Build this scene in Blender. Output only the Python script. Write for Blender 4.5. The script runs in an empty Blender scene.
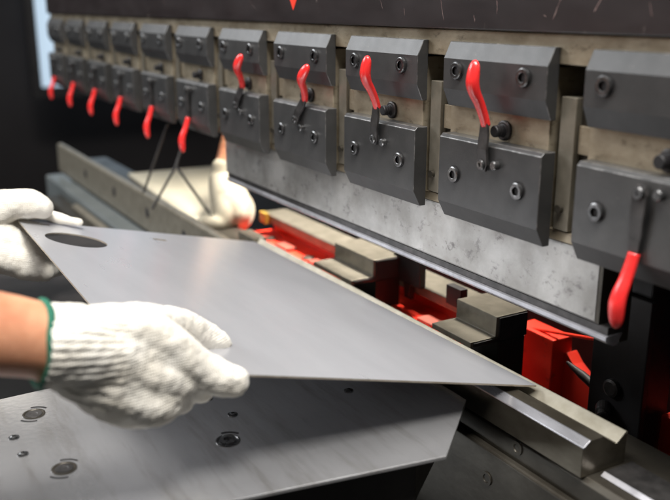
import bpy, bmesh, math, random
from mathutils import Vector, Matrix, Quaternion
random.seed(7)
S = bpy.context.scene
COL = S.collection
HEIGHT = 1.25            # lens height above the shop floor; lengths below are metres from the lens

# ------------------------------------------------------------------ materials
def new_mat(name):
    m = bpy.data.materials.new(name); m.use_nodes = True
    nt = m.node_tree
    return m, nt, nt.nodes['Principled BSDF']

def surf(name, ca, cb, rough=(.35, .55), metal=0., scale=40., bump=0., bscale=None, stretch=(1, 1, 1),
         spec=.5, detail=6., ramp=(.35, .65), coat=0., spots=None):
    m, nt, p = new_mat(name)
    N, L = nt.nodes.new, nt.links.new
    tc = N('ShaderNodeTexCoord'); mp = N('ShaderNodeMapping'); mp.inputs['Scale'].default_value = stretch
    L(tc.outputs['Object'], mp.inputs['Vector'])
    nz = N('ShaderNodeTexNoise'); nz.inputs['Scale'].default_value = scale; nz.inputs['Detail'].default_value = detail
    nz.inputs['Roughness'].default_value = .6
    L(mp.outputs[0], nz.inputs['Vector'])
    cr = N('ShaderNodeValToRGB'); e = cr.color_ramp.elements
    e[0].position, e[1].position = ramp
    e[0].color = (*ca, 1); e[1].color = (*cb, 1)
    L(nz.outputs['Fac'], cr.inputs['Fac'])
    col = cr.outputs['Color']
    if spots:
        sc, lo, hi, sca, stv = spots
        mp2 = N('ShaderNodeMapping'); mp2.inputs['Scale'].default_value = stv
        L(tc.outputs['Object'], mp2.inputs['Vector'])
        n2 = N('ShaderNodeTexNoise'); n2.inputs['Scale'].default_value = sca; n2.inputs['Detail'].default_value = 8
        n2.inputs['Roughness'].default_value = .7
        L(mp2.outputs[0], n2.inputs['Vector'])
        r2 = N('ShaderNodeMapRange'); r2.inputs['From Min'].default_value = lo; r2.inputs['From Max'].default_value = hi
        L(n2.outputs['Fac'], r2.inputs['Value'])
        mx = N('ShaderNodeMix'); mx.data_type = 'RGBA'
        L(r2.outputs[0], mx.inputs[0]); L(col, mx.inputs[6]); mx.inputs[7].default_value = (*sc, 1)
        col = mx.outputs[2]
    L(col, p.inputs['Base Color'])
    mr = N('ShaderNodeMapRange'); mr.inputs['To Min'].default_value = rough[0]; mr.inputs['To Max'].default_value = rough[1]
    n3 = N('ShaderNodeTexNoise'); n3.inputs['Scale'].default_value = scale * 1.7; n3.inputs['Detail'].default_value = 4
    L(mp.outputs[0], n3.inputs['Vector']); L(n3.outputs['Fac'], mr.inputs['Value'])
    L(mr.outputs[0], p.inputs['Roughness'])
    p.inputs['Metallic'].default_value = metal
    p.inputs['Specular IOR Level'].default_value = spec
    p.inputs['Coat Weight'].default_value = coat
    if bump:
        n4 = N('ShaderNodeTexNoise'); n4.inputs['Scale'].default_value = bscale or scale * 4; n4.inputs['Detail'].default_value = 5
        L(mp.outputs[0], n4.inputs['Vector'])
        b = N('ShaderNodeBump'); b.inputs['Strength'].default_value = bump; b.inputs['Distance'].default_value = .0004
        L(n4.outputs['Fac'], b.inputs['Height']); L(b.outputs[0], p.inputs['Normal'])
    return m

M = {}
M['ram'] = surf('ram_paint', (.014, .0095, .0095), (.026, .0195, .0195), (.26, .42), 0, 9, .05, 300, (1, 1, 3), .6,
                spots=((.30, .25, .22), .64, .70, 30, (3.5, 1, .5)))
M['jaw'] = surf('blackened_steel', (.060, .060, .060), (.082, .081, .080), (.34, .48), .55, 30, .25, 900, (1, 1, 1), .6,
                spots=((.13, .125, .115), .64, .74, 110, (1, 1, 2.2)))
M['worn'] = surf('worn_edge', (.09, .09, .088), (.20, .195, .19), (.3, .45), .6, 120, 0, 700, (1, 1, 1), ramp=(.45, .6))
_nt = M['jaw'].node_tree; _p = _nt.nodes['Principled BSDF']; _l = _p.inputs['Base Color'].links[0].from_socket
_oi = _nt.nodes.new('ShaderNodeObjectInfo'); _mr = _nt.nodes.new('ShaderNodeMapRange'); _mr.inputs['To Min'].default_value = .82; _mr.inputs['To Max'].default_value = 1.15
_hs = _nt.nodes.new('ShaderNodeHueSaturation'); _nt.links.new(_oi.outputs['Random'], _mr.inputs['Value']); _nt.links.new(_mr.outputs[0], _hs.inputs['Value'])
_nt.links.new(_l, _hs.inputs['Color']); _nt.links.new(_hs.outputs[0], _p.inputs['Base Color'])
M['oily'] = surf('oily_steel', (.25, .20, .13), (.46, .395, .29), (.3, .55), .55, 22, .3, 260, (1, 1, 1.6),
                 spots=((.07, .05, .03), .56, .74, 60, (1, 1, 2)))
M['punch'] = surf('worn_punch_steel', (.30, .29, .27), (.44, .43, .41), (.3, .5), .6, 30, .3, 300, (1, 1, 1),
                  spots=((.17, .16, .155), .57, .70, 75, (1, 1, 1.3)))
M['bright'] = surf('ground_steel', (.34, .34, .36), (.46, .46, .49), (.2, .34), .7, 60, 0, 700, (.3, 1, 1))
M['chrome'] = surf('bolt_steel', (.09, .09, .09), (.20, .20, .20), (.22, .36), .9, 200)
M['tipsteel'] = surf('filed_steel', (.30, .30, .32), (.46, .46, .49), (.3, .45), .5, 60)
M['chromed'] = surf('dulled_steel', (.10, .095, .09), (.2, .19, .18), (.25, .4), .9, 200)
M['die'] = surf('die_steel', (.115, .10, .075), (.185, .165, .13), (.25, .42), .8, 40, .2, 400, (.5, 1, 1),
                spots=((.09, .075, .055), .55, .75, 50, (1, 1, 1)))
M['rail'] = surf('rail_steel', (.045, .039, .030), (.08, .072, .058), (.32, .5), .6, 30, .2, 300, (.6, 1, 1),
                 spots=((.05, .042, .032), .55, .75, 40, (1, 1, 1)))
M['gauge'] = surf('gauge_steel', (.20, .18, .14), (.27, .245, .195), (.35, .5), .5, 60, .15, 500)
M['oxide'] = surf('oxide_red', (.22, .04, .025), (.32, .06, .035), (.5, .7), 0, 30)
M['shoulder'] = surf('lit_shoulder_steel', (.30, .275, .21), (.40, .37, .30), (.32, .45), .4, 60)
M['finger'] = surf('gauge_finger_steel', (.14, .128, .10), (.195, .178, .142), (.34, .48), .5, 60, .15, 500)
M['black'] = surf('black_steel', (.006, .0055, .006), (.014, .012, .013), (.45, .7), 0, 30, .2, 300)
M['dark'] = surf('dark_machine', (.018, .016, .016), (.034, .030, .028), (.4, .65), .1, 20, .2, 200)
M['red'] = surf('red_paint', (.80, .035, .018), (.92, .055, .025), (.3, .5), 0, 12, .15, 200,
                spots=((.30, .03, .02), .60, .74, 30, (1, 1, 1)))
M['grip'] = surf('red_vinyl', (.86, .028, .028), (.94, .042, .038), (.2, .34), 0, 60, .1, 500, spec=.6, coat=.3)
M['arm'] = surf('lever_steel', (.045, .043, .042), (.085, .08, .078), (.3, .5), .6, 90)
M['sheet'] = surf('sheet_metal', (.50, .505, .53), (.545, .55, .575), (.25, .33), .45, 7, 0, 700, (1, 4, 1))
M['edge'] = surf('cut_edge', (.42, .36, .28), (.58, .52, .44), (.35, .5), .5, 90)
M['table'] = surf('support_plate', (.60, .60, .61), (.70, .70, .71), (.16, .28), .78, 9, .25, 260, (1, 1, 1),
                  spots=((.42, .40, .38), .50, .80, 10, (1, 8, 1)))
M['skin'] = surf('skin', (.56, .23, .125), (.74, .36, .21), (.38, .55), 0, 45, .6, 700, spec=.4)
M['skin'].node_tree.nodes['Principled BSDF'].inputs['Subsurface Weight'].default_value = .15
M['skin'].node_tree.nodes['Principled BSDF'].inputs['Subsurface Radius'].default_value = (.006, .002, .001)
M['hem'] = surf('green_thread', (.005, .08, .045), (.02, .18, .11), (.7, .9), 0, 500, 1., 1200)
M['shirt'] = surf('dark_shirt', (.02, .022, .03), (.03, .033, .042), (.8, .9), 0, 60, .5, 900)
M['far_knit'] = surf('dimmed_knit', (.34, .31, .235), (.42, .385, .30), (.8, .9), 0, 40, .6, 500)  # knit colour darkened to offset the light overexposing the far glove
M['cream'] = surf('cream_board', (.50, .46, .35), (.58, .53, .41), (.5, .7), 0, 10)
M['floor'] = surf('oily_floor', (.015, .014, .013), (.03, .028, .026), (.5, .8), 0, 3, .4, 60)
M['wall'] = surf('dark_wall', (.010, .0075, .008), (.015, .012, .012), (.7, .9), 0, 2)
M['greenish'] = surf('lower_bed_paint', (.11, .125, .125), (.15, .165, .165), (.3, .5), .2, 10)

def knit():
    m, nt, p = new_mat('white_knit')
    N, L = nt.nodes.new, nt.links.new
    tc = N('ShaderNodeTexCoord')
    nz = N('ShaderNodeTexNoise'); nz.inputs['Scale'].default_value = 45; nz.inputs['Detail'].default_value = 7
    L(tc.outputs['Object'], nz.inputs['Vector'])
    cr = N('ShaderNodeValToRGB'); e = cr.color_ramp.elements
    e[0].position = .3; e[1].position = .7
    e[0].color = (.84, .79, .68, 1); e[1].color = (.92, .89, .81, 1)
    L(nz.outputs['Fac'], cr.inputs['Fac']); L(cr.outputs['Color'], p.inputs['Base Color'])
    p.inputs['Roughness'].default_value = .9; p.inputs['Specular IOR Level'].default_value = .15
    p.inputs['Sheen Weight'].default_value = .35
    w1 = N('ShaderNodeTexWave'); w1.wave_type = 'BANDS'; w1.bands_direction = 'Z'
    w1.inputs['Scale'].default_value = 170; w1.inputs['Distortion'].default_value = 1.5; w1.inputs['Detail'].default_value = 2
    w2 = N('ShaderNodeTexWave'); w2.wave_type = 'BANDS'; w2.bands_direction = 'Y'
    w2.inputs['Scale'].default_value = 190; w2.inputs['Distortion'].default_value = 2.5; w2.inputs['Detail'].default_value = 2
    n2 = N('ShaderNodeTexNoise'); n2.inputs['Scale'].default_value = 150; n2.inputs['Detail'].default_value = 5
    for w in (w1, w2, n2): L(tc.outputs['Object'], w.inputs['Vector'])
    a = N('ShaderNodeMath'); a.operation = 'MULTIPLY'; L(w1.outputs['Fac'], a.inputs[0]); L(w2.outputs['Fac'], a.inputs[1])
    b = N('ShaderNodeMath'); b.operation = 'MULTIPLY_ADD'; L(n2.outputs['Fac'], b.inputs[0]); b.inputs[1].default_value = 1.6
    L(a.outputs[0], b.inputs[2])
    bp = N('ShaderNodeBump'); bp.inputs['Strength'].default_value = .6; bp.inputs['Distance'].default_value = .0009
    L(b.outputs[0], bp.inputs['Height']); L(bp.outputs[0], p.inputs['Normal'])
    return m
M['knit'] = knit()

def glow(name, col, s):
    m, nt, p = new_mat(name)
    p.inputs['Base Color'].default_value = (*col, 1)
    p.inputs['Emission Color'].default_value = (*col, 1); p.inputs['Emission Strength'].default_value = s
    return m
M['glow_face'] = glow('glowing_panel', (.36, .46, .56), .85)  # emission stands in for daylight falling on the pale background panel

# ------------------------------------------------------------------ helpers
ROOT = {}
def thing(name, label, cat, loc=(0, 0, 0), group=None):
    o = bpy.data.objects.new(name, None); COL.objects.link(o)
    o.empty_display_size = .02; o.location = loc
    o['label'] = label; o['category'] = cat
    if group: o['group'] = group
    ROOT[o.name] = Vector(loc)
    return o

def obj(name, bm, mat, parent=None, bevel=0., smooth=False, loc=None, label=None):
    """bm is in lens-relative metres; it is re-based on its root's origin."""
    base = ROOT.get(parent.name, Vector((0, 0, 0))) if parent else Vector(loc or (0, 0, 0))
    bmesh.ops.translate(bm, verts=bm.verts[:], vec=-base)
    bmesh.ops.recalc_face_normals(bm, faces=bm.faces[:])
    me = bpy.data.meshes.new(name); bm.to_mesh(me); bm.free()
    o = bpy.data.objects.new(name, me); COL.objects.link(o)
    me.materials.append(M[mat] if isinstance(mat, str) else mat)
    if smooth:
        for p in me.polygons: p.use_smooth = True
    if parent:
        o.parent = parent; ROOT[o.name] = base
    else:
        o.location = base; ROOT[o.name] = base
    if bevel:
        b = o.modifiers.new('bevel', 'BEVEL'); b.width = bevel; b.segments = 2; b.limit_method = 'ANGLE'; b.angle_limit = math.radians(28)
    if label: o['label'] = label
    return o

def tag(o, label, cat, group=None):
    o['label'] = label; o['category'] = cat
    if group: o['group'] = group
    return o

def box(bm, x0, x1, y0, y1, z0, z1):
    v = [bm.verts.new(p) for p in ((x0,y0,z0),(x1,y0,z0),(x1,y1,z0),(x0,y1,z0),(x0,y0,z1),(x1,y0,z1),(x1,y1,z1),(x0,y1,z1))]
    for f in ((0,3,2,1),(4,5,6,7),(0,1,5,4),(1,2,6,5),(2,3,7,6),(3,0,4,7)): bm.faces.new([v[i] for i in f])
    return v
def B(*a):
    bm = bmesh.new(); box(bm, *a); return bm

def prism_x(bm, prof, x0, x1):
    a = [bm.verts.new((x0, y, z)) for y, z in prof]; b = [bm.verts.new((x1, y, z)) for y, z in prof]
    n = len(prof)
    bm.faces.new(a[::-1]); bm.faces.new(b)
    for i in range(n): bm.faces.new((a[i], a[(i+1)%n], b[(i+1)%n], b[i]))
def P(prof, x0, x1):
    bm = bmesh.new(); prism_x(bm, prof, x0, x1); return bm

def prism_z(bm, pts, z0, z1):
    a = [bm.verts.new((x, y, z0)) for x, y in pts]; b = [bm.verts.new((x, y, z1)) for x, y in pts]
    n = len(pts); bm.faces.new(a[::-1]); bm.faces.new(b)
    for i in range(n): bm.faces.new((a[i], a[(i+1)%n], b[(i+1)%n], b[i]))

def frame(d):
    d = Vector(d).normalized(); u = d.orthogonal().normalized(); return d, u, d.cross(u)

def lathe(bm, c, axis, prof, seg=24, hexfrom=None, up=None):
    """prof: list of (radius, height along axis); rings with index>=hexfrom are hexagonal."""
    d, u, w = frame(axis); c = Vector(c)
    if up is not None:
        u = (Vector(up) - d * d.dot(Vector(up))).normalized(); w = d.cross(u)
    rings = []
    for k, (r, h) in enumerate(prof):
        ring = []
        for i in range(seg):
            a = 2*math.pi*i/seg; rr = r
            if hexfrom is not None and k >= hexfrom:
                q = (a + math.pi/6) % (math.pi/3) - math.pi/6; rr = r/math.cos(q)
            ring.append(bm.verts.new(c + d*h + (u*math.cos(a) + w*math.sin(a))*rr))
        rings.append(ring)
    for A, Bq in zip(rings, rings[1:]):
        for i in range(seg): bm.faces.new((A[i], A[(i+1)%seg], Bq[(i+1)%seg], Bq[i]))
    bm.faces.new(rings[0][::-1]); bm.faces.new(rings[-1])

def cyl(bm, p0, p1, r0, r1=None, seg=16):
    p0, p1 = Vector(p0), Vector(p1)
    lathe(bm, p0, p1 - p0, [(r0, 0), (r1 if r1 is not None else r0, (p1-p0).length)], seg)

def tube(bm, pts, radii, seg=12, flat=1., up=(1, 0, 0)):
    """smooth tube through pts; cross-section scaled by flat along `up`-perpendicular."""
    pts = [Vector(p) for p in pts]; rings = []
    for i, p in enumerate(pts):
        d = (pts[min(i+1, len(pts)-1)] - pts[max(i-1, 0)]).normalized()
        u = Vector(up); u = (u - d*u.dot(d)).normalized(); w = d.cross(u)
        rings.append([bm.verts.new(p + u*math.cos(2*math.pi*k/seg)*radii[i] + w*math.sin(2*math.pi*k/seg)*radii[i]*flat) for k in range(seg)])
    for A, Bq in zip(rings, rings[1:]):
        for i in range(seg): bm.faces.new((A[i], A[(i+1)%seg], Bq[(i+1)%seg], Bq[i]))
    bm.faces.new(rings[0][::-1]); bm.faces.new(rings[-1])

def spline(pts, n=6):
    """Catmull-Rom through tuples of any length"""
    out = []
    P_ = [pts[0]] + list(pts) + [pts[-1]]
    for i in range(1, len(P_) - 2):
        a, b, c, d = P_[i-1], P_[i], P_[i+1], P_[i+2]
        for k in range(n):
            t = k/n
            out.append(tuple(.5*((2*b[j]) + (-a[j]+c[j])*t + (2*a[j]-5*b[j]+4*c[j]-d[j])*t*t + (-a[j]+3*b[j]-3*c[j]+d[j])*t**3) for j in range(len(b))))
    out.append(tuple(pts[-1])); return out

def organic(name, chains, voxel, smooth, mat, parent, post=None):
    """one continuous surface grown round chains of (x,y,z,r)"""
    bm = bmesh.new()
    for ch in chains:
        pts = spline(ch, 8)
        last = None
        for q in pts:
            p, r = Vector(q[:3]), max(q[3], .001)
            if last is not None and (p - last).length < r*.18: continue
            last = p
            bmesh.ops.create_icosphere(bm, subdivisions=3 if r > .012 else 2, radius=r*1.02, matrix=Matrix.Translation(p))
    me = bpy.data.meshes.new(name); bm.to_mesh(me); bm.free()
    o = bpy.data.objects.new(name, me); COL.objects.link(o)
    m = o.modifiers.new('r', 'REMESH'); m.mode = 'VOXEL'; m.voxel_size = voxel; m.use_smooth_shade = True
    s = o.modifiers.new('s', 'SMOOTH'); s.factor = .5; s.iterations = smooth
    dg = bpy.context.evaluated_depsgraph_get()
    me2 = bpy.data.meshes.new_from_object(o.evaluated_get(dg))
    bpy.data.objects.remove(o); bpy.data.meshes.remove(me)
    bm = bmesh.new(); bm.from_mesh(me2); bpy.data.meshes.remove(me2)
    if post: post(bm)
    return obj(name, bm, mat, parent, smooth=True)

def fabric_noise(bm, amp, freq):
    from mathutils import noise
    bm.normal_update()
    mv = [(v, v.normal * (noise.fractal(v.co*freq, 1., 2., 3) * amp)) for v in bm.verts]
    for v, d in mv: v.co += d

def bolt(parent, c, axis, r, h, name='bolt', mat='chrome', up=None, child=None, ring=None):
    bm = bmesh.new()
    lathe(bm, c, axis, [(r*1.0, -.001), (r, h*.8), (r*.86, h), (r*.56, h), (r*.50, h*.9)], 24, None)
    # hollow socket: continue the profile inward and down
    bm.faces.ensure_lookup_table()
    bmesh.ops.delete(bm, geom=[bm.faces[-1]], context='FACES')
    o = obj(name, bm, mat, parent, smooth=False)
    bm = bmesh.new()
    lathe(bm, c, axis, [(r*.50, h*.2), (r*.50, h*.35), (r*.44, h*.35)], 24)
    s = obj('socket', bm, 'black', o)  # socket floor coloured black for the shade inside the recess
    if ring:
        bm = bmesh.new()
        lathe(bm, c, axis, [(r*ring, -.0005), (r*ring, .0004), (r*1.01, .0004)], 24)
        obj('shadow_ring', bm, 'black', o)  # black ring painted as the counterbore's shadow around the head
    return o

# ------------------------------------------------------------------ room
def structure(o):
    o['kind'] = 'structure'; return o
structure(obj('floor', B(-5, 3, -3, 4, -1.30, -1.25), 'floor'))
bm = bmesh.new(); box(bm, -4.6, -4.4, -3, 4, -1.25, 2.2); structure(obj('wall', bm, 'wall'))
bm = bmesh.new(); box(bm, -4.4, 3, 3.0, 3.2, -1.25, 2.2); structure(obj('wall', bm, 'wall'))

w = thing('panel', 'pale blue self-lit window far behind the left end of the ram', 'panel', (-3.9, 1.1, -.345))
obj('glow_face', B(-3.90, -3.895, .79, 1.5, -.345, .8), 'glow_face', w)
bm = bmesh.new(); box(bm, -3.92, -3.88, .75, .788, -.39, .85); box(bm, -3.92, -3.88, .79, 1.5, -.39, -.347); box(bm, -3.92, -3.88, 1.502, 1.54, -.39, .85)
obj('frame', bm, 'black', w)

# ------------------------------------------------------------------ ram of the press brake
ram = thing('press_ram', 'dark grey painted upper ram carrying the row of tool clamps', 'press ram', (-2.03, .44, -.20))
obj('front_plate', B(-2.03, .35, .4370, .520, -.0185, .60), 'ram', ram, bevel=.0012)
obj('clamp_seat', B(-2.02, .35, .4416, .52, -.040, -.0190), 'oily', ram, bevel=.0008)
obj('back_plate', B(-2.02, .35, .474, .52, -.168, -.0405), 'black', ram)
bm = bmesh.new()
v = [bm.verts.new(p) for p in ((-.861, .4367, .030), (-.818, .4367, .030), (-.826, .4367, .010), (-.8375, .4367, -.0055), (-.848, .4367, .010))]
f = bm.faces.new(v); r = bmesh.ops.extrude_face_region(bm, geom=[f])
bmesh.ops.translate(bm, verts=[e for e in r['geom'] if isinstance(e, bmesh.types.BMVert)], vec=(0, .0008, 0))
obj('arrow_mark', bm, 'red', ram, label='red painted arrowhead pointing down')

scr = surf('bare_scratch', (.13, .075, .07), (.24, .17, .155), (.4, .6), 0, 200)
for (x0, z0), (x1, z1), wd_ in (((-.5799,.0086),(-.5734,-.0117),.0006), ((-.5095,.0036),(-.5087,-.0065),.0007), ((-.4430,.0059),(-.4500,-.0100),.0009),
        ((-.4591,-.0067),(-.4570,-.0080),.0013), ((-.4073,.0050),(-.4131,-.0044),.0010), ((-.6306,-.0025),(-.6289,-.0092),.0004),
        ((-.5356,-.0074),(-.5340,-.0127),.0005), ((-.3688,.0018),(-.3662,-.0064),.0006), ((-.6687,.0043),(-.6636,-.0035),.0004), ((-.95,.006),(-.93,-.006),.0005), ((-1.25,.01),(-1.24,-.004),.0006)):
    bm = bmesh.new(); n = 6; L_ = []; R_ = []
    for i in range(n+1):
        t = i/n; x = x0+(x1-x0)*t + random.uniform(-.0004,.0004); z = z0+(z1-z0)*t; w_ = wd_*random.uniform(.2,.8)*(1 if 0 < i < n else .3)
        L_.append(bm.verts.new((x-w_, .4369, z))); R_.append(bm.verts.new((x+w_, .4369, z)))
    for i in range(n): bm.faces.new((L_[i], R_[i], R_[i+1], L_[i+1]))
    obj('scratch', bm, scr, ram)


# ------------------------------------------------------------------ tool clamps
X0 = -.5624
def make_clamp():
    t = thing('tool_clamp', 'x', 'tool clamp', (X0, .448, -.171), 'tool clamps in a row under the ram')
    obj('body_plate', B(X0-.003, X0+.1120, .4416, .473, -.166, -.0425), 'oily', t, bevel=.0006)
    obj('spacer_bar', B(X0+.1195, X0+.1340, .4440, .4735, -.158, -.0620), 'gauge', t, bevel=.0005)
    obj('stop_block', B(X0+.1350, X0+.1480, .4470, .4735, -.101, -.081), 'oily', t, bevel=.0005)
    obj('foot_block', B(X0+.113, X0+.1555, .4455, .4735, -.1665, -.1590), 'oily', t, bevel=.0005)
    obj('filler_plate', B(X0+.1344, X0+.1560, .4500, .4730, -.1588, -.0635), 'rail', t)
    bm = bmesh.new(); cyl(bm, (X0+.1262, .4405, -.142), (X0+.1262, .4435, -.142), .0032); obj('pin', bm, 'rail', t)
    u = obj('upper_jaw', P([(.4362,-.0280),(.4300,-.0410),(.4300,-.0650),(.4362,-.0790),(.4412,-.0790),(.4412,-.0280)], X0, X0+.1180), 'jaw', t, bevel=.0007)
    l = obj('lower_jaw', P([(.4305,-.1012),(.4278,-.1040),(.4278,-.1575),(.4350,-.1712),(.4412,-.1712),(.4412,-.1012)], X0+.001, X0+.1200), 'jaw', t, bevel=.0007)
    for x in (.018, .095): bolt(u, (X0+x, .430, -.0500), (0,-1,0), .0068, .0028, ring=1.12)
    for x in (.022, .0975): bolt(l, (X0+x, .4278, -.1325), (0,-1,0), .0064, .0026, ring=1.12)
    for j in (u, l):
        j.data.materials.append(M['worn']); j.modifiers['bevel'].material = 1; j.modifiers['bevel'].width = .00055
    # knurled screw between the jaws
    k = bmesh.new(); c = (X0+.0650, .4416, -.0925)
    prof = [(.0052, 0), (.0052, .0030)]
    h = .0030
    for i in range(3): prof += [(.0046, h+.0004), (.0046, h+.0014), (.0034, h+.0018), (.0034, h+.0026)]; h += .0026
    lathe(k, c, (0,-1,0), prof + [(.0046, h), (.004, h+.0008)], 20)
    ks = obj('screw', k, 'black', t)
    k = bmesh.new(); lathe(k, c, (0,-1,0), [(.0078, -.0005), (.0078, .0022), (.0066, .0030)], 24); obj('collar', k, 'arm', ks, bevel=.0003)
    return t, l

LEV = Vector((X0+.0600, .4278, -.1183))
def make_lever(t, down):
    s = -1. if down else 1.
    c = LEV if not down else Vector((X0+.0520, .4278, -.1125))
    X = c.x
    l = None
    bm = bmesh.new()
    pts = [(-.0020,-.0050), (-.0030,0), (-.0036,.012), (-.0026,.024), (-.0028,.034), (-.0050,.042)]
    rings = []
    wd = [.0032, .0058, .0055, .0050, .0036, .0024]
    if down: pts = [(-.0020,-.0050), (-.0028,0), (-.0032,.014), (-.0026,.028), (-.0026,.041), (-.0032,.046)]
    for (y, z), ww in zip(pts, wd):
        q = Vector((X, c.y + y, c.z + s*z))
        rings.append([bm.verts.new(q + Vector(d)) for d in ((-ww, -.0013, 0), (ww, -.0013, 0), (ww, .0013, 0), (-ww, .0013, 0))])
    for A, Bq in zip(rings, rings[1:]):
        for i in range(4): bm.faces.new((A[i], A[(i+1)%4], Bq[(i+1)%4], Bq[i]))
    bm.faces.new(rings[0][::-1]); bm.faces.new(rings[-1])
    lv = obj('lever', bm, 'arm', t, bevel=.0005)
    bm = bmesh.new()
    g = [(-.0015,.0330,.0038), (-.0040,.0400,.0040), (-.0088,.0500,.0043), (-.0140,.0585,.0049), (-.0162,.0655,.0053), (-.0158,.0725,.0050), (-.0150,.078,.0041), (-.0146,.0812,.0024), (-.0145,.0824,.0006)]
    if down: g = [(y*.72 - .0014, z + .009, r) for y, z, r in g]
    g = [(y, z - .003, r*1.1) for y, z, r in g]
    g = spline(g, 4)
    tube(bm, [(X, c.y+y, c.z+s*z) for y, z, r in g], [r for *_, r in g], 16, .78)
    obj('grip', bm, 'grip', lv, smooth=True)
    bm = bmesh.new(); lathe(bm, (X, c.y, c.z), (0,-1,0), [(.0042, -.001), (.0042, .0052), (.0034, .0060), (.0016, .0060), (.0014, .0050)], 18); obj('pivot_screw', bm, 'chrome', lv)
    bm = bmesh.new(); lathe(bm, (X+.0135, c.y, c.z+.0012), (0,-1,0), [(.0036, -.001), (.0036, .0040), (.0028, .0048)], 18); obj('stop_pin', bm, 'chrome', lv)
    return lv

def copy_tree(o, parent=None):
    c = o.copy(); COL.objects.link(c)
    if parent: c.parent = parent
    for ch in list(o.children): copy_tree(ch, c)
    return c

up, _ = make_clamp(); make_lever(up, False)
dn, _ = make_clamp(); make_lever(dn, True)
clamp_labels = {
 11: 'dark tool clamp cut off by the right edge, its red lever hanging down',
 10: 'dark tool clamp over the right end of the steel punch, its red lever raised',
 9: 'dark tool clamp third from the right, its raised red lever sharpest in focus',
 8: 'dark tool clamp with raised red lever leaning right, two clamps left of the sharpest one',
 7: 'dark tool clamp over the left end of the punch, leftmost with its red lever raised',
 6: 'nearest of the six blurred tool clamps with hanging red levers, left of the punch',
 5: 'blurred tool clamp with hanging red lever, fifth from the far left end of the ram',
 4: 'blurred tool clamp with hanging red lever, fourth from the far left end of the ram',
 3: 'blurred tool clamp with hanging red lever, third from the far left end of the ram',
 2: 'blurred tool clamp with hanging red lever, next to the last at the far end',
 1: 'farthest blurred tool clamp with hanging red lever, at the far left end of the ram'}
clamp_labels[8] = 'dark tool clamp with raised red lever leaning right, fourth from the right edge'
lean = {7: 37, 8: 40, 9: 12, 10: 0, 11: 1, 6: 2, 5: -2, 4: 1, 3: 2, 2: -1, 1: 1}
for k in range(11, 0, -1):
    src = up if k in (7, 8, 9, 10) else dn
    if k == 10: t = up
    elif k == 11: t = dn
    else: t = copy_tree(src)
    t['label'] = clamp_labels[k]
    t.location.x = .1604*k - 2.1617 + .0105 - .00076*(k-5.5)**2   # the clamps sit where they were slid along the seat
    for ch in t.children:
        if ch.name.startswith('lever'):
            sh_ = Matrix.Translation((.0065 if k == 11 else 0, 0, 0))
            piv = (LEV if src is up else Vector((X0+.0520, .4278, -.1125))) - Vector((X0, .448, -.171))
            a = math.radians(lean[k])
            R = Matrix.Translation(piv) @ Matrix.Rotation(math.radians(5 if k == 9 else 0), 4, 'X') @ Matrix.Rotation(a, 4, 'Y') @ Matrix.Translation(-piv)
            ch.matrix_local = sh_ @ R

# ------------------------------------------------------------------ punch
pt = thing('punch_tool', 'long pale worn steel punch clamped along the ram, with mottled stains', 'punch', (-.72, .455, -.235))
obj('blade_body', P([(.4478,-.1670),(.4472,-.1675),(.4472,-.2172),(.4482,-.2185),(.4640,-.2185),(.4640,-.1670)], -1.060, -.3985), 'punch', pt, bevel=.0003)
obj('end_plate', P([(.4475,-.1675),(.4475,-.2183),(.4640,-.2183),(.4640,-.1675)], -.3982, -.3950), 'rail', pt)
obj('lower_band', P([(.4492,-.2187),(.4484,-.2192),(.4484,-.2245),(.4640,-.2245),(.4640,-.2187)], -1.057, -.3870), 'arm', pt)
obj('reflection_bar', B(-1.050, -.3900, .4645, .4735, -.2340, -.1690), 'rail', pt)  # added dark bar, there for the sheet's back edge to reflect
obj('tip', P([(.4486,-.2247),(.4462,-.2252),(.4460,-.2282),(.4478,-.2302),(.4540,-.2330),(.4580,-.2330),(.4630,-.2247)], -1.056, -.3860), 'tipsteel', pt, bevel=.0002)

# ------------------------------------------------------------------ die, rail and bed
die = thing('v_die', 'bright v-groove steel die under the punch with the sheet resting on it', 'die', (-.68, .447, -.3250))
obj('die_block', P([(.4245,-.3014),(.4302,-.2970),(.4425,-.2970),(.4560,-.3065),(.4655,-.2990),(.4672,-.2998),(.4672,-.3248),(.4225,-.3248),(.4225,-.3014)], -.9950, -.3765), 'die', die, bevel=.0003)
obj('rear_shoulder', P([(.4566,-.3060),(.4655,-.2987),(.4674,-.2995),(.4674,-.3020),(.4655,-.3010),(.4575,-.3068)], -.9950, -.3762), 'shoulder', die, bevel=.0002)  # paler overlay: the slope's lit tone is put into its colour
obj('end_block', B(-1.045, -.9960, .455, .474, -.3248, -.2985), 'gauge', die, bevel=.001)
obj('front_shoulder', P([(.4222,-.3012),(.4226,-.3004),(.4286,-.2962),(.4300,-.2966),(.4246,-.3013)], -.9950, -.3760), 'bright', die, bevel=.0002)
rail = thing('die_rail', 'long steel die rail running the length of the machine bed', 'rail', (-.9, .46, -.47))
obj('rail_body', P([(.4250,-.3290),(.4290,-.3252),(.5050,-.3252),(.5050,-.47),(.4250,-.47)], -1.88, .30), 'rail', rail, bevel=.0006)
obj('front_strip', P([(.4180,-.3475),(.4200,-.3458),(.4248,-.3458),(.4248,-.45),(.4180,-.45)], -.99, .30), 'rail', rail, bevel=.0008)
obj('cover_strip', P([(.4420,-.3250),(.4420,-.3226),(.4700,-.3226),(.4700,-.3250)], -.372, .30), 'arm', rail, bevel=.0003)
obj('ground_edge', P([(.4380,-.3250),(.4416,-.3226),(.4419,-.3226),(.4419,-.3250)], -.372, .30), 'tipsteel', rail)
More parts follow.
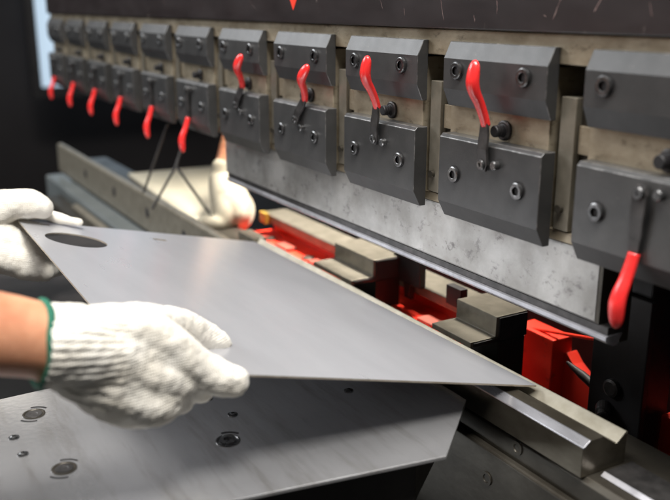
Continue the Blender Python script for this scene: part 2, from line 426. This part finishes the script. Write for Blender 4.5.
for x, z, r in ((-.4445, -.334, .0058), (-.47, -.372, .006), (-.56, -.372, .006)):
    bm = bmesh.new(); lathe(bm, (x, .4180 if z < -.346 else .4250, z), (0,-1,0), [(r, -.001), (r, .0012), (r*.6, .0012), (r*.5, .0004)], 20); obj('bolt', bm, 'rail', rail)

cr_ = thing('clamping_rail', 'raised grey steel rail with dark bolt holes continuing beyond the left end of the die', 'rail', (-1.44, .40, -.34))
crb = obj('rail_bar', P([(.4205,-.3010),(.4215,-.2990),(.4300,-.2990),(.4310,-.3245),(.4205,-.3245)], -1.96, -.995), 'gauge', cr_, bevel=.0008)
crf = obj('face_plate', P([(.4188,-.3020),(.4203,-.3020),(.4203,-.3600),(.4188,-.3600)], -1.96, -.995), 'gauge', cr_)
for x in (-1.72, -1.52, -1.33, -1.16):
    bm = bmesh.new(); lathe(bm, (x, .4188, -.328), (0,-1,0), [(.0085, -.0005), (.0085, .0008), (.006, .0008)], 16); obj('bolt_hole', bm, 'black', cr_)
lb = thing('lower_bed', 'dark lower machine bed under the rails', 'machine bed', (-.8, .6, -1.25))
obj('bed_body', B(-2.05, .30, .4260, .98, -1.25, -.4705), 'black', lb, bevel=.002)
obj('bed_ledge', P([(.386,-.370),(.388,-.3660),(.4245,-.3660),(.4245,-.46),(.386,-.46)], -1.95, -1.0), 'greenish', lb, bevel=.002)
obj('front_ledge', P([(.352,-.386),(.354,-.383),(.3835,-.383),(.3835,-.46),(.352,-.46)], -1.80, -1.0), 'rail', lb, bevel=.002)
obj('pale_strip', P([(.372,-.3825),(.372,-.3760),(.3835,-.3740),(.3835,-.3825)], -1.66, -1.05), 'gauge', lb, bevel=.001)
obj('bed_front', B(-2.05, .30, .350, .4240, -1.25, -.4715), 'black', lb)
for x in (-.385, -.345, -.50):
    bm = bmesh.new(); lathe(bm, (x, .350, -.50), (0,-1,0), [(.008, -.001), (.008, .006), (.006, .007)], 16); obj('bolt', bm, 'arm', lb)

# ------------------------------------------------------------------ back gauge and rear frame
def gauge(x0, x1, lab):
    g = thing('gauge_finger', lab, 'back gauge', ((x0+x1)/2, .50, -.305), 'stepped back gauge fingers behind the die')
    obj('stop_tip', P([(.4760,-.3052),(.4760,-.2995),(.5055,-.2995),(.5060,-.2800),(.5440,-.2800),(.5440,-.3000),(.5100,-.3052)], x0, x1), 'finger', g, bevel=.0005)
    obj('arm', B(x0+.006, x1-.0008, .5100, .5435, -.352, -.3056), 'black', g, bevel=.001)
    e = bmesh.new(); prism_x(e, [(.4790,-.3042),(.4790,-.3010),(.5090,-.3008),(.5090,-.2815),(.5430,-.2815),(.5430,-.3042)], x1-.0002, x1+.0016); obj('end_cap', e, 'black', g)
    return g
gauge(-.627, -.5675, 'stepped steel gauge finger nearest the lens, under the right half of the punch')
gauge(-.868, -.7800, 'stepped steel gauge finger farther left, behind the middle of the sheet edge')

rr = thing('gauge_rail', 'dull olive steel rail running behind the die at the back gauge', 'rail', (-1.1, .585, -.335))
obj('rail_bar', P([(.550,-.3210),(.550,-.3090),(.552,-.3075),(.5900,-.3075),(.5900,-.3210)], -1.165, -.665), 'finger', rr, bevel=.0008)
bm = bmesh.new(); box(bm, -1.163, -1.142, .543, .5495, -.322, -.306); obj('end_stop', bm, surf('yellow_paint', (.30, .20, .03), (.38, .27, .04)), rr)
gb = thing('gauge_carriage', 'black carriage with a pointed catch between the gauge fingers', 'carriage', (-.76, .55, -.32))
obj('carriage_body', B(-.790, -.738, .5405, .5495, -.3090, -.270), 'black', gb, bevel=.001)
bm = bmesh.new(); prism_x(bm, [(.5410,-.3092),(.5430,-.3270),(.5480,-.3270),(.5490,-.3092)], -.770, -.758); obj('catch', bm, 'black', gb)
bm = bmesh.new(); box(bm, -.688, -.664, .540, .5495, -.3090, -.288); obj('end_stop', bm, 'black', gb)

rf = thing('rear_frame', 'red painted rear frame of the back gauge seen behind the die', 'machine frame', (-.8, .6, -1.2))
obj('beam_top', B(-1.175, -.640, .508, .570, -.470, -.340), 'red', rf, bevel=.001)
obj('beam_lip', B(-1.17, -.665, .5705, .582, -.40, -.3215), 'red', rf, bevel=.001)
bm = bmesh.new(); prism_x(bm, [(.612,-.52),(.612,-.336),(.640,-.336),(.645,-.52)], -.656, -.598); obj('end_plate', bm, 'red', rf, bevel=.001)
bm = bmesh.new()
prism_pts = [(-.5950,-.352),(-.5850,-.362),(-.530,-.395),(-.505,-.402),(-.505,-.46),(-.62,-.46),(-.62,-.37)]
a = [bm.verts.new((x, .630, z)) for x, z in prism_pts]; b = [bm.verts.new((x, .645, z)) for x, z in prism_pts]
bm.faces.new(a); bm.faces.new(b[::-1])
for i in range(len(a)): bm.faces.new((a[i], b[i], b[(i+1)%len(a)], a[(i+1)%len(a)]))
obj('gusset', bm, 'red', rf, bevel=.001)
obj('side_plate', B(-.449, -.300, .60, .66, -.60, -.352), 'red', rf, bevel=.001)
obj('black_backdrop', B(-1.25, .10, .72, .73, -.60, -.02), 'black', rf)  # added black sheet that keeps the background behind the frame dark
bm = bmesh.new(); cyl(bm, (-.640, .62, -.338), (-.545, .62, -.318), .0018); obj('red_rod', bm, 'red', rf)
for x, w_ in ((-1.08, .035), (-.98, .03), (-.725, .028)):
    bm = bmesh.new(); box(bm, x, x+w_, .528, .546, -.3395, -.3350); obj('clamp_pad', bm, 'oxide', rf, bevel=.001)
for x in (-1.12,  -1.00, -.90, -.70):
    bm = bmesh.new(); lathe(bm, (x, .54, -.340), (0,0,1), [(.009, -.001), (.009, .002), (.006, .003)], 14); obj('bolt', bm, 'rail', rf)

po = thing('black_post', 'black vertical column at the right behind the die', 'column', (-.50, .60, -1.2))
obj('column_body', B(-.500, -.452, .575, .612, -1.2, .1), 'black', po, bevel=.002)
obj('flange', B(-.506, -.446, .568, .5745, -.52, -.24), 'black', po, bevel=.001)
for z in (-.372, -.330, -.400):
    bm = bmesh.new(); lathe(bm, (-.478, .568, z), (0,-1,0), [(.0085, -.001), (.0085, .004), (.0062, .005), (.003, .005)], 18); obj('bolt', bm, 'arm', po)
li = thing('link_rod', 'dark steel link rod with a jointed end in front of the red frame', 'link rod', (-.51, .57, -.33))
bm = bmesh.new(); tube(bm, spline([(-.5559,.590,-.3394),(-.5400,.590,-.3440),(-.5247,.590,-.3485),(-.4949,.588,-.3580)], 6), [.0014+.0030*min(1,i/8) for i in range(19)], 12)
obj('rod', bm, 'dark', li, smooth=True)
bm = bmesh.new(); lathe(bm, (-.480,.560,-.3520), (.6,-.7,-.2), [(.0060,-.009),(.0070,-.006),(.0070,.002),(.005,.004),(.005,.008),(.003,.009)], 18); obj('joint', bm, 'dark', li, bevel=.0003)
bm = bmesh.new(); lathe(bm, (-.490,.585,-.3560), (1,-.3,0), [(.009,-.006),(.009,.006)], 18); obj('knuckle', bm, 'black', li)

# ------------------------------------------------------------------ support arm (front table)
ta = thing('support_table', 'bare metal support table with round bolts in front of the die', 'support table', (-.57, .25, -.34))
EDGE = [(-.432, .345), (-.4965, .4150), (-.700, .4150), (-.690, .05), (-.700, -.20), (-.520, -.20)]
bm = bmesh.new(); prism_z(bm, EDGE, -.3150, -.3120); obj('top_plate', bm, 'table', ta, bevel=.0006)
bm = bmesh.new(); prism_z(bm, [(-.455,.335), (-.505,.395), (-.68,.395), (-.68,-.18), (-.54,-.18)], -.360, -.3152); obj('under_frame', bm, 'dark', ta, bevel=.001)
def tbolt(x, y, r, shiny):
    bm = bmesh.new(); lathe(bm, (x, y, -.3120), (0,0,1), [(r, -.001), (r, .0006), (r*.86, .0007), (r*.80, .0002)], 26)
    o = obj('bolt', bm, 'chrome' if shiny else 'rail', ta)
    bm = bmesh.new(); lathe(bm, (x, y, -.3120), (0,0,1), [(r*.74, .0001), (r*.70, .0013 if shiny else .0006), (r*.35, .0018 if shiny else .0006), (r*.28, .0004)], 20); obj('head', bm, 'chrome' if shiny else 'arm', o)
    return o
tbolt(-.6490, .1020, .0088, False); tbolt(-.5530, .1030, .0088, False); tbolt(-.5320, .2180, .0092, True)
for x, y in ((-.617, .081), (-.588, .082), (-.5690, .2380), (-.606, .232), (-.60, .345), (-.56, .34)): tbolt(x, y, .0040, True)
def arc(x, y, r, a0):
    bm = bmesh.new(); n = 10; lo = []; hi = []
    for i in range(n+1):
        a = math.radians(a0 + 60*i/n)
        for lst, rr_ in ((lo, r-.0007), (hi, r+.0007)): lst.append((x+math.cos(a)*rr_, y+math.sin(a)*rr_))
    prism_z(bm, lo + hi[::-1], -.3119, -.3116); obj('engraved_arc', bm, 'black', ta)
for x, y in ((-.6490, .1020), (-.5530, .1030)): arc(x, y, .0125, 120); arc(x, y, .0125, -60)
arc(-.5320, .2180, .0130, 120)

t2 = thing('support_table', 'second dark metal support table half hidden under the far gloved hand', 'support table', (-1.0, .2, -.34))
bm = bmesh.new(); prism_z(bm, [(-.900,.16),(-.905,.325),(-1.20,.325),(-1.20,-.3),(-.95,-.3)], -.3160, -.3120); obj('top_plate', bm, 'dark', t2, bevel=.0006)
bm = bmesh.new(); prism_z(bm, [(-.915,.14),(-.925,.31),(-1.18,.31),(-1.18,-.28),(-.97,-.28)], -.360, -.3165); obj('under_frame', bm, 'black', t2, bevel=.001)

# ------------------------------------------------------------------ sheet metal blank
A_, B_, C_, D_ = Vector((-.9366,.1520,-.2217)), Vector((-.4761,.1437,-.2171)), Vector((-.4640,.4600,-.2963)), Vector((-.9742,.4475,-.2963))
ex = (B_ - A_).normalized(); nrm = (B_-A_).cross(D_-A_).normalized(); ey = nrm.cross(ex)
def on_sheet(p):
    p = Vector(p) - A_; return p.dot(ex), p.dot(ey)
outline = [on_sheet(p) for p in (A_, B_, C_, D_)]
bm = bmesh.new()
def loop(pts):
    vs = [bm.verts.new(A_ + ex*x + ey*y) for x, y in pts]
    return [bm.edges.new((vs[i], vs[(i+1) % len(vs)])) for i in range(len(vs))]
edges = loop(outline)
hx, hy, hr = .0745, .0455, .0312
edges += loop([(hx + hr*math.cos(-2*math.pi*i/48), hy + hr*math.sin(-2*math.pi*i/48)) for i in range(48)])
def slot(x, y, l, w):
    return loop([(x-l, y-w), (x-l, y+w), (x+l, y+w), (x+l, y-w)])
edges += slot(.0193, .1535, .0036, .0080)
edges += slot(.0090, .0265, .0028, .0048)
bmesh.ops.triangle_fill(bm, edges=edges, use_beauty=True, normal=nrm)
g = bmesh.ops.extrude_face_region(bm, geom=bm.faces[:])
bmesh.ops.translate(bm, verts=[e for e in g['geom'] if isinstance(e, bmesh.types.BMVert)], vec=-nrm*.0014)
sh = obj('sheet_blank', bm, 'sheet', loc=tuple((C_+D_)/2))
sh.data.materials.append(M['edge'])
for p in sh.data.polygons:
    if abs(p.normal.dot(nrm)) < .5: p.material_index = 1
tag(sh, 'flat grey sheet metal plate with a round hole, held tilted by both gloves', 'metal sheet')

# ------------------------------------------------------------------ worker: right and left gloved hands
worker = thing('person', 'worker in white knit gloves reaching in from the left holding the metal sheet', 'person', (-.80, -.15, -.6))
HEMR = Vector((-.4620, .0830, -.1815)); AXR = Vector((-.002, -.96, .20)).normalized()
def ribs(center, axis, n, amp, reach):
    d, u, w_ = frame(axis)
    def post(bm):
        fabric_noise(bm, .0013, 48); fabric_noise(bm, .0005, 150)
        bm.normal_update(); mv = []
        for v in bm.verts:
            q = v.co - center; t = -q.dot(axis)
            if t < -.004: mv.append((v, None)); continue
            if t < reach:
                a = math.atan2(q.dot(w_), q.dot(u))
                fade = 1. if t < reach*.6 else max(0., (reach - t)/(reach*.4))
                mv.append((v, v.normal*(amp*fade*math.cos(n*a))))
        dele = [v for v, d_ in mv if d_ is None]
        for v, d_ in mv:
            if d_ is not None: v.co += d_
        bmesh.ops.delete(bm, geom=dele, context='VERTS')
    return post
RH = [
 [(-.4600,.060,-.1790,.0238), (-.4595,.0860,-.1820,.0236), (-.4600,.0990,-.1860,.0232), (-.4615,.1140,-.1950,.0214), (-.4640,.1300,-.2060,.0180), (-.4650,.1430,-.2150,.0150)],
 [(-.4612,.1050,-.1850,.0175), (-.4640,.1300,-.1940,.0178), (-.4640,.1500,-.2060,.0150), (-.4640,.1640,-.2190,.0125)],
 [(-.4600,.1050,-.2000,.0175), (-.4620,.1250,-.2110,.0178), (-.4620,.1430,-.2230,.0155), (-.4640,.1540,-.2290,.0130)],
 [(-.4600,.1000,-.2020,.0165), (-.4630,.1190,-.2200,.0160), (-.4640,.1350,-.2320,.0146)],
 [(-.4600,.0900,-.1780,.0150), (-.4628,.1048,-.1800,.0155), (-.4645,.1313,-.1847,.0160), (-.4629,.1514,-.1968,.0145), (-.4619,.1701,-.2145,.0124), (-.4603,.1828,-.2238,.0121), (-.4584,.1934,-.2285,.0108)],
 [(-.4600,.0880,-.1864,.0145), (-.4600,.1059,-.1922,.0165), (-.4610,.1287,-.2038,.0172), (-.4598,.1485,-.2170,.0138), (-.4672,.1667,-.2293,.0098), (-.4882,.1818,-.2442,.0092), (-.5120,.1879,-.2523,.0089)],
 [(-.4600,.0880,-.1915,.0134), (-.4580,.1035,-.2011,.0147), (-.4603,.1215,-.2165,.0168), (-.4589,.1372,-.2295,.0150), (-.4656,.1545,-.2352,.0110), (-.4885,.1693,-.2461,.0100), (-.5118,.1761,-.2544,.0090)],
 [(-.4600,.0850,-.1960,.0112), (-.4588,.1000,-.2063,.0126), (-.4623,.1158,-.2224,.0138), (-.4666,.1313,-.2346,.0133), (-.4740,.1467,-.2407,.0106), (-.4931,.1592,-.2498,.0093), (-.5122,.1641,-.2572,.0088)],
 [(-.4650,.0950,-.1800,.0150), (-.4682,.1267,-.1815,.0130), (-.4851,.1530,-.1908,.0118), (-.5035,.1755,-.2040,.0117), (-.5150,.1940,-.2175,.0115), (-.5185,.2065,-.2262,.0100), (-.5230,.2130,-.2318,.0078)],
]
RH = [[tuple(c*1.035 for c in q) for q in ch] for ch in RH]
HEMR = HEMR*1.035
gl = organic('glove', RH, .0009, 16, 'knit', worker, ribs(HEMR, AXR, 34, .0004, .050)); gl['label'] = 'right glove gripping the near corner, with ribbed cuff'
def hem(parent, c, axis, r, rx):
    bm = bmesh.new(); d, u, w_ = frame(axis)
    pts = []
    n = 64
    ringsA = []
    for i in range(n):
        a = 2*math.pi*i/n; o = u*math.cos(a) + w_*math.sin(a)
        rr_ = r*(1+.004*math.sin(30*a))
        ringsA.append([bm.verts.new(c + o*(rr_+math.cos(b)*rx*.7) + d*(math.sin(b)*rx*1.15 + .0006*math.sin(5*a))) for b in [k*2*math.pi/8 for k in range(8)]])
    for i in range(n):
        A, Bq = ringsA[i], ringsA[(i+1)%n]
        for k in range(8): bm.faces.new((A[k], A[(k+1)%8], Bq[(k+1)%8], Bq[k]))
    return obj('hem', bm, 'hem', parent, smooth=True)
hem(gl, HEMR + AXR*.0030, AXR, .0253, .0021)

LH = [
 [(-1.012,.060,-.2440,.0290), (-1.0084,.0965,-.2395,.0268), (-.9900,.1270,-.2233,.0245), (-.9795,.1505,-.2137,.0178), (-.9688,.1700,-.2115,.0161), (-.9644,.1847,-.2169,.0123)],
 [(-1.0057,.1290,-.2268,.0200), (-1.0017,.1660,-.2262,.0138), (-.9862,.1901,-.2306,.0075), (-.9755,.2065,-.2359,.0062), (-.9647,.2228,-.2397,.0052)],
 [(-1.0065,.0954,-.2470,.0291), (-.9855,.1284,-.2524,.0280), (-.9756,.1544,-.2667,.0225), (-.9716,.1740,-.2804,.0172), (-.9679,.1888,-.2899,.0126)],
 [(-.9776,.1262,-.2617,.0247), (-.9662,.1461,-.2703,.0202), (-.9577,.1628,-.2814,.0158), (-.9515,.1765,-.2882,.0112)],
 [(-1.0024,.1313,-.2509,.0227), (-.9940,.1615,-.2610,.0174), (-.9855,.1858,-.2784,.0130), (-.9731,.1987,-.2928,.0104)],
]
LH = [[tuple(c*.9585 for c in q) for q in ch] for ch in LH]
gl2 = organic('glove', LH, .0013, 5, 'knit', worker, lambda bm: fabric_noise(bm, .0016, 45)); gl2['label'] = 'left glove holding the far corner of the sheet'

body = [
 [(-.4596,.1050,-.1860,.0190), (-.4598,.0860,-.1815,.0206), (-.4600,.0743,-.1760,.0214), (-.4605,.0449,-.1663,.0236), (-.4640,-.0300,-.1500,.0290), (-.4900,-.1400,-.1150,.0400)],
 [(-.4900,-.1400,-.1150,.0400), (-.5600,-.3000,.0500,.0480), (-.6300,-.4100,.2000,.0600)],
 [(-.9780,.0980,-.2370,.0235), (-.9900,.0480,-.2406,.0255), (-1.0300,-.0800,-.2400,.0330), (-1.0300,-.2200,-.1500,.0400)],
 [(-1.0300,-.2200,-.1500,.0400), (-1.0100,-.3300,.0500,.0480), (-.9600,-.4100,.2000,.0600)],
 [(-.6300,-.4100,.2000,.0600), (-.7000,-.4300,.2500,.0650), (-.8000,-.4300,.2600,.0800), (-.9000,-.4300,.2500,.0650), (-.9600,-.4100,.2000,.0600)],
 [(-.8000,-.4300,.2600,.0620), (-.8000,-.4200,.3500,.0520), (-.8000,-.4000,.4500,.0900), (-.8000,-.4000,.5100,.0880)],
 [(-.7400,-.4400,.2200,.0900), (-.7500,-.4400,.0000,.1000), (-.7500,-.4200,-.3000,.0950)],
 [(-.8600,-.4400,.2200,.0900), (-.8500,-.4400,.0000,.1000), (-.8500,-.4200,-.3000,.0950)],
]
body[0] = [tuple(c*1.035 for c in q) for q in body[0]]; body[1][0] = body[0][-1]
body[2][0] = tuple(c*.985 for c in body[2][0])
organic('body', body, .0035, 6, 'skin', worker)
shirt = [
 [(-.5500,-.2800,.0300,.0560), (-.6300,-.4100,.2000,.0700), (-.7000,-.4300,.2500,.0750), (-.8000,-.4300,.2500,.0880), (-.9000,-.4300,.2500,.0750), (-.9600,-.4100,.2000,.0700), (-1.0120,-.3150,.0300,.0560)],
 [(-.7300,-.4400,.2000,.1050), (-.7400,-.4400,.0000,.1150), (-.7400,-.4200,-.3300,.1150)],
 [(-.8700,-.4400,.2000,.1050), (-.8600,-.4400,.0000,.1150), (-.8600,-.4200,-.3300,.1150)],
 [(-.8000,-.4400,.2000,.1100), (-.8000,-.4500,.0000,.1200), (-.8000,-.4300,-.3300,.1200)],
]
organic('shirt', shirt, .006, 6, 'shirt', worker)
hr = organic('hair', [[(-.80,-.425,.50,.088), (-.80,-.415,.545,.086)]], .006, 3, 'black', worker)

# second worker at the back: blurred forearm and glove with a pale board
w2 = thing('person', 'blurred second worker behind the ram, bare wrist and pale glove on a cream board', 'person', (-1.25, .54, -.32))
FG = [
  [(-1.3879,.5685,-.2628,.0194), (-1.3794,.5656,-.2934,.0265), (-1.3378,.5621,-.3157,.0329), (-1.3087,.5620,-.3311,.0205)],
  [(-1.3837,.5640,-.2832,.0229), (-1.3301,.5512,-.3218,.0275), (-1.3122,.5301,-.3402,.0152), (-1.3104,.4955,-.3339,.0100)],
  [(-1.3729,.5700,-.3052,.0282), (-1.3524,.5907,-.3307,.0194), (-1.3213,.5725,-.3473,.0138), (-1.3150,.5399,-.3508,.0102)]]
FG = [[tuple(c*.90 for c in q) for q in ch] for ch in FG]
organic('body', [[(-1.2950,.6300,.0200,.0270), (-1.2800,.5900,-.0900,.0220), (-1.2627,.5400,-.1755,.0160), (-1.2472,.5106,-.2442,.0145), (-1.2420,.5094,-.2565,.0135)]], .003, 4, 'skin', w2)
organic('glove', FG, .002, 4, 'far_knit', w2)
SH = Vector((.010, .005, -.012))
for o in list(w2.children):
    o.location += SH
bm = bmesh.new(); prism_z(bm, [(-1.635,.481),(-1.623,.660),(-1.273,.585),(-1.218,.557),(-1.175,.518),(-1.160,.485),(-1.170,.463),(-1.193,.449)], -.3250, -.3190)
tag(obj('cream_board', bm, 'cream', loc=(-1.4, .55, -.325), bevel=.001), 'flat cream board lying behind the rail under the far glove', 'board')
br = thing('wire_bracket', 'thin dark crossed rods standing in front of the cream board', 'bracket', (-1.23, .43, -.32))
for a_, b_ in (((-1.2600,.4700,-.1850), (-1.2323,.4373,-.2366)), ((-1.2323,.4373,-.2366), (-1.2347,.3962,-.3000)), ((-1.2323,.4373,-.2366), (-1.1885,.4719,-.3071)), ((-1.3007,.5105,-.13), (-1.3020,.4524,-.1816)), ((-1.3020,.4524,-.1816), (-1.3122,.4087,-.2900))):
    bm = bmesh.new(); cyl(bm, a_, b_, .0021, seg=10); obj('rod', bm, 'dark', br)

# ------------------------------------------------------------------ camera
cam = bpy.data.cameras.new('camera'); co = bpy.data.objects.new('camera', cam); COL.objects.link(co)
Xa = Vector((0.503857, -0.23923443, -0.829997)); Ya = Vector((0.86378708, 0.13954821, 0.48414685)); Za = Vector((0, .96088146, -.27695995))
# rows: world axes expressed in (right, up, forward)
right = Vector((Xa[0], Ya[0], Za[0])); upv = Vector((Xa[1], Ya[1], Za[1])); fwd = Vector((Xa[2], Ya[2], Za[2]))
mt = Matrix((right, upv, -fwd)).transposed().to_4x4()
co.matrix_world = mt
cam.sensor_width = 36; cam.lens = 850/670*36
cam.clip_start = .01; cam.clip_end = 60
cam.dof.use_dof = True; cam.dof.focus_distance = .74; cam.dof.aperture_fstop = 4.9; cam.dof.aperture_blades = 7
S.camera = co

# ------------------------------------------------------------------ lamps
def area(name, loc, target, sx, sy, power, col=(1, 1, 1), spread=180):
    l = bpy.data.lights.new(name, 'AREA'); l.shape = 'RECTANGLE'; l.size = sx; l.size_y = sy; l.energy = power; l.color = col
    l.spread = math.radians(spread)
    o = bpy.data.objects.new(name, l); COL.objects.link(o); o.location = loc
    o.rotation_mode = 'QUATERNION'; o.rotation_quaternion = (Vector(target)-Vector(loc)).to_track_quat('-Z', 'Y')
    return o
area('key_lamp', (.35, .02, 1.85), (-.75, .30, -.15), .6, .6, 54, (1, .97, .93))
area('ceiling_lamp', (-.6, -.35, 1.9), (-.7, .35, -.2), 1.4, .8, 36, (1, .97, .94))
area('rear_fill_light', (-.98, .84, .72), (-1.0, .55, -.34), .55, .22, 6, (1, .93, .84), 46)  # added light behind the ram, brightens the red frame
area('side_fill_light', (-2.9, -1.1, 1.25), (-.6, .4, -.05), 1.8, 1.0, 38, (.94, .97, 1.))  # added light placed where the upper chamfers mirror it; no opening there
area('low_fill_light', (-1.7, -.8, -.85), (-.65, .42, -.10), 1.0, .7, 4, (.92, .96, 1.))  # added upward fill in place of bounce onto lower chamfers and gloves
wd = bpy.data.worlds.new('World'); S.world = wd; wd.use_nodes = True
bg = wd.node_tree.nodes['Background']; bg.inputs[0].default_value = (.9, .95, 1, 1); bg.inputs[1].default_value = .045

S.view_settings.view_transform = 'Standard'; S.view_settings.look = 'None'
S.view_settings.exposure = .4; S.view_settings.gamma = 1
S.cycles.use_denoising = True
S.cycles.max_bounces = 6

for o in list(S.objects):
    if o.parent is None: o.location.z += HEIGHT
